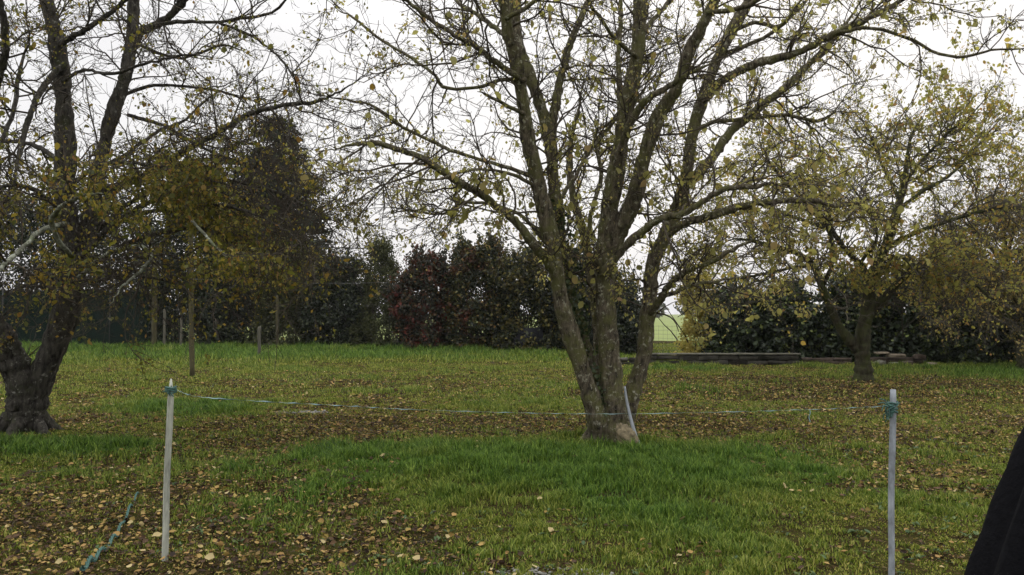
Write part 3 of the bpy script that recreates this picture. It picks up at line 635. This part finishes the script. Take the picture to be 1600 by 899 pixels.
# ------------------------------------------------------------ hedge shrubs
def shrub(name, label, x0, x1, top, d, leafm, n, leaf=(.08, .14), depth=1.3, cat='shrub', base_h=.0, cone=0.0, openness=0.0, group=None, fringe=.12):
    a = W(x0, top, d); b = W(x1, top, d); cx = (a[0] + b[0]) / 2; rx = (b[0] - a[0]) / 2 * 1.14; H = a[2]
    root = empty(name, (cx, d, 0)); tag(root, label, cat, group)
    nc = 150
    # clumps of leafy shoots over a rounded, uneven body
    th = rng.random(nc) * 6.283; zz = base_h + (1 - base_h) * rng.random(nc) ** 1.15
    prof = (np.sqrt(np.clip(1 - np.clip((zz - .55) / .48, 0, 1) ** 2, 0, 1)) * (.86 + .14 * np.sin(zz * 9 + cx))) * (1 - cone * zz)
    r = (.45 + .55 * np.sqrt(rng.random(nc))) * prof
    lump = .85 + .35 * rng.random(nc)
    C = np.stack([cx + rx * r * lump * np.cos(th), d + depth * r * lump * np.sin(th), H * zz * (.9 + .1 * lump)], 1)
    m = int(n * 2.8); leaf = (leaf[0] * 1.2, leaf[1] * 1.35); i = rng.integers(0, nc, m); cr = rx * .26 * (.7 + .6 * rng.random(nc))[i][:, None]
    g = norm(rng.standard_normal((m, 3))) * (rng.random((m, 1)) ** .5)
    p = C[i] + g * cr * np.array([1, 1, 1.1])
    # shoots that break the outline
    k = int(m * fringe); top_i = rng.choice(nc, k // 14 + 1, p=(zz + .1) / (zz + .1).sum())
    sp = np.repeat(top_i, 14)[:k]; shd = norm(rng.standard_normal((k // 14 + 1, 3)) * .6 + [0, 0, 1]); shd = np.repeat(shd, 14, 0)[:k]
    q = C[sp] + shd * (rx * .25 + .55 * rng.random((k, 1))) + .04 * rng.standard_normal((k, 3)); p[:k] = q
    p[:, 2] = np.maximum(p[:, 2], .05 + .2 * rng.random(m))
    ax = norm(rng.standard_normal((m, 3)) + [0, 0, -.3]); nr = g * .7 + rng.standard_normal((m, 3)) * .6 + [0, 0, .3]
    V, Fs = scatter(LEAF_D, p, ax, nr, leaf[0] + (leaf[1] - leaf[0]) * rng.random(m), .9 + .4 * rng.random(m))
    o = make_mesh('foliage', V, Fs, leafm, root); o['kind'] = 'stuff'
    # stems
    ns = 9; bx = cx + rx * .6 * (rng.random(ns) * 2 - 1); by = d + depth * .4 * (rng.random(ns) * 2 - 1)
    P = np.zeros((ns, 8, 3)); P[:, 0] = np.stack([bx, by, 0 * bx - .05], 1); dr = norm(np.stack([.25 * rng.standard_normal(ns), .25 * rng.standard_normal(ns), np.ones(ns)], 1))
    for j in range(1, 8):
        dr = norm(dr + .1 * rng.standard_normal((ns, 3))); P[:, j] = P[:, j - 1] + dr * H * .11
    V, q = tubes(P, np.linspace(.035, .01, 8)[None] * np.ones((ns, 1)), 5)
    make_mesh('stems', V, [q], M['twig_left'], root)
    return root
GH = 'shrubs of the boundary hedge'
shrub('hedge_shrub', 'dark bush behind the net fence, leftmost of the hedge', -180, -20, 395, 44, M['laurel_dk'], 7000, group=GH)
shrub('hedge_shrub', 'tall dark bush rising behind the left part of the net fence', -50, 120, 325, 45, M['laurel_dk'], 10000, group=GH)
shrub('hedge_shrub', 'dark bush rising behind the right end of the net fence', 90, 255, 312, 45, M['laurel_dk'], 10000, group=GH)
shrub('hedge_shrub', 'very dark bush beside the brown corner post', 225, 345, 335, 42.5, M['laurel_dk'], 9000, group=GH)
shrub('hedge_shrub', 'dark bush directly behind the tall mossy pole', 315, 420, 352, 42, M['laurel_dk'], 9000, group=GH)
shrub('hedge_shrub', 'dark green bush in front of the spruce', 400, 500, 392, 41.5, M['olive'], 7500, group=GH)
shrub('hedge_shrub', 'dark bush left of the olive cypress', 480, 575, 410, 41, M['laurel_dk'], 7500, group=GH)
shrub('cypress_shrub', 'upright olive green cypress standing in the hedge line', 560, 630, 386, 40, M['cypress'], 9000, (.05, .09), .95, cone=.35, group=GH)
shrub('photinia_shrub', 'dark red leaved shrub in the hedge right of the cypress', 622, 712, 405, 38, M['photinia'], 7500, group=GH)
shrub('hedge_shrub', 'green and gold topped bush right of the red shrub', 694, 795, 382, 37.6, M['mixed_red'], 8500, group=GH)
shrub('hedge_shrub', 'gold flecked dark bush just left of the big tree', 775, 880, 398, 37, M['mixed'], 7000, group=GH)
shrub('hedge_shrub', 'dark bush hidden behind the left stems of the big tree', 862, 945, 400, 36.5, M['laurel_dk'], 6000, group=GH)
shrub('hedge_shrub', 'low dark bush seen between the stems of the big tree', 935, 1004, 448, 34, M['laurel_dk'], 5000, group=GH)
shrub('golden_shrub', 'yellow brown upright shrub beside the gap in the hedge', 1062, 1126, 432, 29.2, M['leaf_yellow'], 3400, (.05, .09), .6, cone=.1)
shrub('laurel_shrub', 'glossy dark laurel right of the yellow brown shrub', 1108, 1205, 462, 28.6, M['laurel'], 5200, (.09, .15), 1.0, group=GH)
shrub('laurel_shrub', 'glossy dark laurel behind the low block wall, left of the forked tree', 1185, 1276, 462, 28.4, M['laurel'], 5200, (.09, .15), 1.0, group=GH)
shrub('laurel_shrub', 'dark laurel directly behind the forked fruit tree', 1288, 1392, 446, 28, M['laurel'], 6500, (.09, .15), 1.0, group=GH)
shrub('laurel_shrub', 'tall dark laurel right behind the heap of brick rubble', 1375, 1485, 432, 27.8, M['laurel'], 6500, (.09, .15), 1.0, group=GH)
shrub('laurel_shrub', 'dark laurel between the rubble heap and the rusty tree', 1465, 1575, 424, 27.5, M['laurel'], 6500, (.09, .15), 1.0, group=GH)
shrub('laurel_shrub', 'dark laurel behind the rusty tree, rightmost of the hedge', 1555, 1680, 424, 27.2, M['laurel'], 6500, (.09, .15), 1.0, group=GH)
# spruce
def spruce(px, top, d, hw, label):
    a = W(px, top, d); H = a[2]; cx = a[0]; R = hw / F_PX * d
    root = empty('spruce_tree', (cx, d, 0)); tag(root, label, 'conifer')
    P = np.array([[[cx, d, H * k / 11.] for k in range(12)]]); V, q = tubes(P, np.linspace(.22, .02, 12)[None], 9); make_mesh('trunk', V, [q], M['bark_left'], root)
    nb = 420; z = H * (.12 + .86 * rng.random(nb)); th = rng.random(nb) * 6.283
    L = R * (1.05 - z / H) ** .75 * (.65 + .5 * rng.random(nb)) + .15
    B = np.zeros((nb, 7, 3)); s = np.linspace(0, 1, 7)
    B[:, :, 0] = cx + (L * np.cos(th))[:, None] * s; B[:, :, 1] = d + (L * np.sin(th))[:, None] * s
    B[:, :, 2] = z[:, None] - (L * .35)[:, None] * s + (L * .22)[:, None] * s ** 3
    V, q = tubes(B, .03 * np.linspace(1, .3, 7)[None] * np.ones((nb, 1)), 4); make_mesh('branches', V, [q], M['bark_left'], root)
    n = 70000; i = rng.choice(nb, n, p=L ** 1.3 / (L ** 1.3).sum()); ft = 6 * rng.random(n) ** .7; k = np.minimum(ft.astype(int), 5); f = (ft - k)[:, None]
    p = B[i, k] * (1 - f) + B[i, k + 1] * f + rng.standard_normal((n, 3)) * [.12, .12, .05]; p[:, 2] -= .14 * rng.random(n)
    V, Fs = scatter(LEAF_D, p, norm(rng.standard_normal((n, 3)) + [0, 0, -.9]), rng.standard_normal((n, 3)),   .14 + .20 * rng.random(n), .6 + 0 * ft)
    o = make_mesh('foliage', V, Fs, M['needle'], root); o['kind'] = 'stuff'
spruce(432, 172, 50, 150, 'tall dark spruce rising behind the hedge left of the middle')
# far misty wood line
def wood(n=120):
    P = []; 
    x = np.linspace(-420, 520, n) + rng.standard_normal(n) * 3; y = 330 + 25 * rng.random(n); h = 5 + 5 * rng.random(n)
    m = 160; p = np.stack([np.repeat(x, m), np.repeat(y, m), np.repeat(h, m) * .55], 1) + norm(rng.standard_normal((n * m, 3))) * np.stack([np.full(n * m, 5.5), np.full(n * m, 4.), np.repeat(h, m) * .55], 1)
    V, Fs = scatter(LEAF_D, p, rng.standard_normal((n * m, 3)), rng.standard_normal((n * m, 3)), 1.3 + rng.random(n * m), np.ones(n * m))
    tag(make_mesh('distant_wood', V, Fs, M['olive']), 'faint line of far off trees in the mist beyond the field', 'wood', kind='stuff')
wood()

# ------------------------------------------------------------ built things
import bmesh
def box(c, s, rot=0, jit=0, bev=.01, tilt=0):
    bm = bmesh.new(); bmesh.ops.create_cube(bm, size=1)
    for v in bm.verts: v.co = Vector((v.co.x * s[0], v.co.y * s[1], v.co.z * s[2]))
    if bev: bmesh.ops.bevel(bm, geom=bm.edges[:], offset=bev, segments=1, affect='EDGES')
    bm.verts.ensure_lookup_table(); co = np.array([v.co[:] for v in bm.verts]); fs = [[v.index for v in f.verts] for f in bm.faces]; bm.free()
    co = co + jit * rng.standard_normal(co.shape)
    ca, sa = math.cos(tilt), math.sin(tilt); co = np.stack([co[:, 0] * ca - co[:, 2] * sa, co[:, 1], co[:, 0] * sa + co[:, 2] * ca], 1)
    ca, sa = math.cos(rot), math.sin(rot); co = np.stack([co[:, 0] * ca - co[:, 1] * sa, co[:, 0] * sa + co[:, 1] * ca, co[:, 2]], 1)
    F = {}
    for f in fs: F.setdefault(len(f), []).append(f)
    return co + np.array(c), [np.array(v) for v in F.values()]
def post(name, label, px, ytop, ybot, wpx, mat, cat='post', d=None, top_px=None, flat=1.0, group=None):
    d = d or dist(ybot); b = W(px, ybot, d); a = W(top_px if top_px is not None else px, ytop, d)
    r = wpx / 2 / F_PX * d; K = 14
    P = np.linspace([b[0], d, -.1], a, K) + rng.standard_normal((K, 3)) * r * .10
    R = np.full(K, r) * (1 + .06 * rng.standard_normal(K)); R[-1] *= .7
    V, q = tubes(P[None], R[None], 8, .05, flat)
    o = make_mesh(name, V, [q] + caps(1, K, 8), mat, smooth=True); return tag(o, label, cat, group)
# net fence at left
d = 41.5
xa, xb = W(-330, 540, d)[0], W(232, 540, d)[0]; ht = 2.7
root = empty('net_fence', (xb, d, 0)); tag(root, 'dark green netted fence behind the old fruit tree at left', 'fence')
nx = 120; xs = np.linspace(xa, xb, nx); zs = np.linspace(.02, ht, 12); X, Z = np.meshgrid(xs, zs)
Y = d + .05 * np.sin(X * 2.2) + .04 * rng.standard_normal(X.shape) * .4
V = np.stack([X, Y, Z + .04 * np.sin(X * 1.4) * (Z > 2)], -1).reshape(-1, 3); i = (np.arange(11)[:, None] * nx + np.arange(nx - 1)[None]).reshape(-1)
Q = np.stack([i, i + 1, i + nx + 1, i + nx], 1); V2 = V + [0, .02, 0]
make_mesh('net_screen', np.vstack([V, V2]), [Q, Q[:, ::-1] + len(V)], M['net'], root)
for x in np.arange(xa, xb - .5, 2.6):
    V, q = tubes(np.array([[[x, d - .08, -.1], [x, d - .08, 1.4], [x, d - .08, ht + .1]]]), np.full((1, 3), .03), 8); make_mesh('post', V, [q] + caps(1, 3, 8), M['dark'], root)
post('corner_post', 'thick brown mossy post at the right end of the net fence', 241, 398, 537, 9, M['timber'], d=40.6)
post('tall_pole', 'tall thin mossy pole standing on the lawn near the old fruit tree', 300, 318, 589, 8, M['timber'], 'pole', top_px=298)
post('fence_post', 'thin pale post right beside the brown corner post', 257, 484, 530, 4.5, M['timber_grey'], d=39)
post('fence_post', 'short slim pale post between the corner post and tall pole', 283, 497, 536, 4, M['timber_grey'], d=38.5)
post('fence_post', 'short grey post on the lawn right of the tall pole', 405, 510, 557, 5.5, M['timber_grey'])
post('fence_post', 'slim olive post at the hedge foot below the spruce', 433, 462, 541, 4.5, M['timber'], d=38.8)
# wires
def wire(name, label, a, b, r, sag, mat, cat='wire'):
    s = np.linspace(0, 1, 24)[:, None]; P = np.array(a) * (1 - s) + np.array(b) * s; P[:, 2] -= sag * 4 * (s * (1 - s))[:, 0]
    V, q = tubes(P[None], np.full((1, 24), r), 5); return tag(make_mesh(name, V, [q], mat), label, cat)
wire('line_wire', 'thin pale wire strung from the tall pole towards the hedge', W(299, 436, 21.3), W(612, 441, 38.5), .005, .08, M['wire'])
wire('overhead_cable', 'thin dark cable crossing the sky left of the big tree', W(470, 386, 41.8), W(608, 389, 41), .028, .0, M['dark'], 'cable')
# low block wall: courses of long blocks with a coping
dw = 26.6
def blockwall(name, label, x0, x1, h, seedcol, cop=True):
    a, b = W(x0, 560, dw)[0], W(x1, 560, dw)[0]; root = empty(name, ((a + b) / 2, dw, 0)); tag(root, label, 'wall')
    ps = []; rows = 2; hh = h / rows
    for r in range(rows):
        x = a - (.3 if r % 2 else 0)
        while x < b - .05:
            L = min(.62, b - x); xx = max(x, a); L2 = x + L - xx
            if L2 > .08: ps.append(box((xx + L2 / 2, dw + .01 * rng.standard_normal(), hh * (r + .5) - .02), (L2 - .012, .2, hh - .012), rot=.01 * rng.standard_normal(), jit=.018, bev=.02))
            x += L
    V, Fs = join(ps); make_mesh('blocks', V, Fs, seedcol, root)
    if cop:
        ps = []; x = a
        while x < b - .1:
            L = min(.9, b - x); ps.append(box((x + L / 2, dw, h + .01), (L - .015, .26, .05), jit=.004, bev=.008, tilt=.006 * rng.standard_normal())); x += L
        V, Fs = join(ps); make_mesh('coping', V, Fs, M['cope'], root)
blockwall('block_wall', 'low dark block wall closing the hedge gap right of the big tree', 1012, 1250, .33, M['block'])
blockwall('brick_wall', 'short broken run of low brick wall behind the forked fruit tree', 1253, 1330, .24, M['brick'], False)
blockwall('dark_wall', 'short shaded stub of wall seen between the stems of the big tree', 966, 1006, .24, M['block'], False)
# rubble heap: each stone one can tell apart
rub = [(1368, 562, .34, .16, 'cope'), (1400, 556, .55, .10, 'rubble'), (1436, 558, .30, .14, 'brick'), (1412, 566, .28, .16, 'brick'), (1378, 552, .42, .07, 'rubble'), (1345, 566, .26, .14, 'rubble'), (1450, 567, .22, .12, 'rubble'), (1392, 569, .30, .12, 'cope')]
txt = ['pale squarish rubble stone at the left of the heap beside the forked tree', 'long flat tan slab in the middle of the rubble heap', 'reddish brick lump at the right end of the rubble heap',
       'reddish broken brick lying low in front of the rubble heap', 'thin flat slab lying on top of the rubble heap', 'small rubble lump half hidden behind the forked tree trunk', 'small outlying lump right of the rubble heap', 'pale low stone in front of the slab of the rubble heap']
for (px, py, ww, hh, mm), lb in zip(rub, txt):
    p = W(px, py, 26.2 if py > 560 else 26.4); zc = max(hh / 2 - .01, p[2])
    V, Fs = box((p[0], p[1] - (.0 if py < 560 else .25), zc if py < 560 else hh / 2 - .01), (ww, .24, hh), rot=.5 * rng.standard_normal(), jit=.012, bev=.02, tilt=.08 * rng.standard_normal())
    tag(make_mesh('rubble_stone', V, Fs, M[mm]), lb, 'stone', 'stones of the rubble heap')
V, Fs = box((W(1395, 560, 26.5)[0], 26.62, .09), (1.9, .3, .24), jit=.02, bev=.03)
tag(make_mesh('rubble_bank', V, Fs, M['brick']), 'low course of old bricks carrying the rubble heap', 'brick course')
# dim sheet low in the hedge
p = G(826, 549); root_s = box((p[0], 36.2, .48), (1.3, .05, 1.0), rot=.25, jit=.01, bev=.01, tilt=.05)
tag(make_mesh('grey_board', root_s[0], root_s[1], M['sheet']), 'dim blue grey board standing low against the hedge left of the big tree', 'board')
# wire fence closing the gap
dg = 30.5; xa, xb = W(1015, 500, dg)[0], W(1110, 500, dg)[0]; root = empty('wire_fence', ((xa + xb) / 2, dg, 0)); tag(root, 'thin wire fence across the gap in the hedge', 'fence')
ps = []
for z in np.linspace(.15, 1.15, 8): ps.append((np.array([[[xa, dg, z], [(xa + xb) / 2, dg, z - .01], [xb, dg, z]]]), np.full((1, 3), .0035)))
for x in np.arange(xa, xb, .16): ps.append((np.array([[[x, dg, .1], [x, dg, .6], [x, dg, 1.18]]]), np.full((1, 3), .0028)))
V, Fs = join([(lambda t: (t[0], [t[1]]))(tubes(a, b, 4)) for a, b in ps]); make_mesh('mesh_wire', V, Fs, M['wire'], root)
for x in (xa, xb):
    V, q = tubes(np.array([[[x, dg, -.1], [x, dg, .6], [x, dg, 1.3]]]), np.full((1, 3), .03), 8); make_mesh('post', V, [q] + caps(1, 3, 8), M['timber_grey'], root)

# stakes of the tape fence
def stake(name, label, px, ytop, ybot, wpx, mat, top_px, square, knot_y, tuft):
    d = dist(ybot); b = W(px, ybot, d); a = W(top_px, ytop, d); r = wpx / 2 / F_PX * d
    root = empty(name, (b[0], d, 0)); tag(root, label, 'stake', 'stakes holding the tape')
    K = 26; s = np.linspace(0, 1, K)[:, None]; P = np.array([b[0], d, -.15]) * (1 - s) + a * s
    P[:, 0] += .003 * np.sin(s[:, 0] * 9); R = np.full(K, r) * (1 + .025 * rng.standard_normal(K)); 
    if square: R[-3:] *= [.85, .6, .25]
    else: R[-1] *= .9
    sd = 4 if square else 12
    V, q = tubes(P[None], R[None] * (1.25 if square else 1), sd, 0.01, .7 if square else 1); make_mesh('shaft', V, [q] + caps(1, K, sd), mat, root, smooth=not square)
    kc = W(top_px + (px - top_px) * (knot_y - ytop) / (ybot - ytop), knot_y, d)
    # twine wound round the shaft
    n = 140; t = np.linspace(0, 1, n); an = t * 2 * math.pi * 6
    rr = r * 1.35 + .004 * np.sin(t * 40); H = .035 if not tuft else .06
    C = np.stack([kc[0] + rr * np.cos(an), kc[1] + rr * np.sin(an), kc[2] + H * (np.abs(2 * t - 1) - .5) + .004 * np.sin(an * 2.7)], 1)
    ps = [tubes(C[None], np.full((1, n), .0045), 5)]
    for k in range(22 if tuft else 6):
        m = 12; L = (.03 + .06 * rng.random()) * (1 if tuft else .5); dr = norm(np.array([-1.0 if tuft else rng.standard_normal(), -.3 * rng.random(), .6 * rng.standard_normal()]))
        c = [kc + [0, -r, .02 * rng.standard_normal()]]
        for j in range(m - 1):
            dr = norm(dr + .5 * rng.standard_normal(3) + [0, 0, -.16]); c.append(c[-1] + dr * L / m * 1.9)
        ps.append(tubes(np.array(c)[None], np.full((1, m), .0035), 4))
    V, Fs = join([(v, [q]) for v, q in ps]); make_mesh('twine_knot', V, Fs, M['twine'], root)
    return kc, d
kl, dl = stake('fence_stake', 'whitish pointed wooden stake with twine near its top, left foreground', 256, 592, 874, 12, M['stake_white'], 267, True, 609, False)
kr, dr_ = stake('fence_stake', 'slim grey metal stake with blue green twine knot, right foreground', 1391, 609, 906, 9.5, M['stake_metal'], 1395, False, 636, True)
# dark joint mark on left stake is part of weathering; tape between stakes, twisted flat
cp = [(270, 607), (310, 620), (420, 628), (550, 635), (640, 640), (800, 645), (960, 647), (1130, 644), (1270, 640), (1386, 635)]
n = 900; C = catmull([W(p[0], p[1], dl + (dr_ - dl) * (p[0] - 270) / 1116) for p in cp], n)
s = np.linspace(0, 1, n); C[:, 2] += .0015 * np.sin(s * 300); C[:, 1] += .002 * np.sin(s * 170)
T = norm(np.gradient(C, axis=0)); A = norm(np.cross(T, [0, 0, 1])); B = np.cross(T, A)
tw = s * 72 + 2.0 * np.sin(s * 21) + 4 * s ** 2; tw = tw - .46 * np.sin(2 * tw); hw = (.0037 * (1 - .45 * sm(.25, .45, s)))[:, None]
off = hw * (np.cos(tw)[:, None] * A + np.sin(tw)[:, None] * B); nn = .0003 * (-np.sin(tw)[:, None] * A + np.cos(tw)[:, None] * B)
V = np.stack([C + off + nn, C - off + nn, C - off - nn, C + off - nn], 1).reshape(-1, 3)
k = np.arange(n - 1)[:, None] * 4; j = np.arange(4)[None]; Q = np.stack([k + j, k + (j + 1) % 4, k + 4 + (j + 1) % 4, k + 4 + j], -1).reshape(-1, 4)
tag(make_mesh('fence_tape', V, [Q, np.array([[3, 2, 1, 0]]), (n - 1) * 4 + np.array([[0, 1, 2, 3]])], M['tape']), 'pale twisted tape sagging between the two stakes', 'tape')
# loose end hanging from tape at right
c = np.array([W(1265, 640, 5.25), W(1266, 646, 5.25), W(1264, 652, 5.25), W(1266, 660, 5.24)])
V, q = tubes(catmull(c, 12)[None], np.full((1, 12), .003), 5); tag(make_mesh('tape_end', V, [q] + caps(1, 12, 5), M['tape']), 'short loose end hanging from the tape near the grey stake', 'tape end')
# twine lying in the grass, lower left
cp = [(128, 893), (140, 884), (152, 872), (168, 856), (180, 840), (188, 826), (200, 808), (208, 795), (216, 778)]
n = 220; base = catmull([G(*p) for p in cp], n); s = np.linspace(0, 1, n); ps = []
for k in range(4):
    rad = .010 * (1 - .5 * s) ; ph = k * 1.57; a = s * 70 + ph
    C = base + np.stack([rad * np.cos(a), rad * np.sin(a) * 1.2, rad * np.sin(a)], 1) + [0, 0, 0]
    C[:, 2] += ground_z(C[:, 0], C[:, 1]) + .030 - .022 * np.sin(s * 38); ps.append(tubes(C[None], np.full((1, n), .0065) * (1 - .4 * s), 5))
V, Fs = join([(v, [q]) for v, q in ps]); tag(make_mesh('twine', V, Fs, M['twine']), 'blue green twisted twine lying in the leaves, lower left', 'twine')
# tube and stone at the tree foot
c = [W(976, 604, 9.98), W(980, 630, 9.96), W(987, 660, 9.93), W(993, 682, 9.9), W(999, 699, 9.88)]
V, q = tubes(catmull(c, 24)[None], np.linspace(.012, .028, 24)[None], 10, .02); tag(make_mesh('plastic_tube', V, [q] + caps(1, 24, 10), M['tube'], smooth=True), 'pale grey plastic tube leaning against the foot of the big tree', 'tube')
bm = bmesh.new(); bmesh.ops.create_icosphere(bm, subdivisions=4, radius=1)
v = np.array([x.co[:] for x in bm.verts]); f = np.array([[x.index for x in y.verts] for y in bm.faces]); bm.free()
v = np.sign(v) * np.abs(v) ** .8; r = 1 + .45 * (vnoise(v[:, 0] + v[:, 2], v[:, 1] - v[:, 2], .5, 2) - .5) + .22 * (vnoise(v[:, 0] - v[:, 2], v[:, 1] + v[:, 0], .15, 7) - .5)
g = W(980, 683, 9.85); V = v * r[:, None] * [.10, .09, .135]; V[:, 0] += -.35 * V[:, 2]
V += [g[0], 9.85, g[2] + .0]
tag(make_mesh('stone', V, [f], M['stone'], smooth=True), 'tan stone propped at the foot of the big tree', 'stone')

# folded parasol at the lower right corner
d = 1.8; root = empty('folded_parasol', W(1425, 1675, d)); root.location.z = 0
tag(root, 'black folded cloth parasol slanting across the lower right corner', 'parasol')
ca = W(1440, 1672, d); cb = W(1815, 350, d); ax = norm((cb - ca)[None])[0]
L = np.linalg.norm(cb - ca)
K = 60; s = np.linspace(.30, 1.0, K); sides = 96; an = np.linspace(0, 2 * math.pi, sides, endpoint=False)
A = norm(np.cross(ax, [0, 1, 0])[None])[0]; B = np.cross(ax, A)
rad = np.interp(s, [.30, .50, .70, .92, 1.0], [.20, .155, .125, .075, .02])
fold = 1 + .30 * (np.abs(((an[None] * 8 / (2 * math.pi) + .35 * s[:, None] * 3) % 1) * 2 - 1) - .5) + .03 * np.sin(an[None] * 3 + s[:, None] * 14)
P = ca + ax * (L * s)[:, None]
V = P[:, None] + (rad[:, None] * fold)[..., None] * (np.cos(an)[None, :, None] * A + np.sin(an)[None, :, None] * B)
V = V.reshape(-1, 3); k = np.arange(K - 1)[:, None] * sides; j = np.arange(sides)[None]; Q = np.stack([k + j, k + (j + 1) % sides, k + sides + (j + 1) % sides, k + sides + j], -1).reshape(-1, 4)
make_mesh('canopy', V, [Q, ((K - 1) * sides + np.arange(sides))[None]], M['cloth'], root, smooth=True)
V, q = tubes(np.array([[ca, ca + ax * L * .5, ca + ax * L * 1.03]]), np.full((1, 3), .02), 12); make_mesh('pole', V, [q] + caps(1, 3, 12), M['dark'], root, smooth=True)
V, q = tubes(np.array([[[ca[0], d, 0.0], [ca[0], d, .05], [ca[0], d, .07]]]), np.array([[.25, .24, .1]]), 32); make_mesh('base', V, [q] + caps(1, 3, 32), M['dark'], root)

# ------------------------------------------------------------ misty air
m = bpy.data.materials.new('haze'); m.use_nodes = True; nt = m.node_tree; nt.nodes.clear()
o_ = nt.nodes.new('ShaderNodeOutputMaterial'); pv = nt.nodes.new('ShaderNodeVolumePrincipled')
pv.inputs['Color'].default_value = (.93, .93, .95, 1); pv.inputs['Density'].default_value = HAZE_DENSITY; pv.inputs['Anisotropy'].default_value = 0
nt.links.new(pv.outputs[0], o_.inputs['Volume'])
if HAZE_DENSITY:
    V, Fs = box((0, 600, 10), (1900, 1850, 22.4), bev=0); V[:, 2] = np.where(V[:, 2] < 5, -1.12, 24)
    tag(make_mesh('haze', V, Fs, m), 'thin autumn mist over the field', kind='stuff')
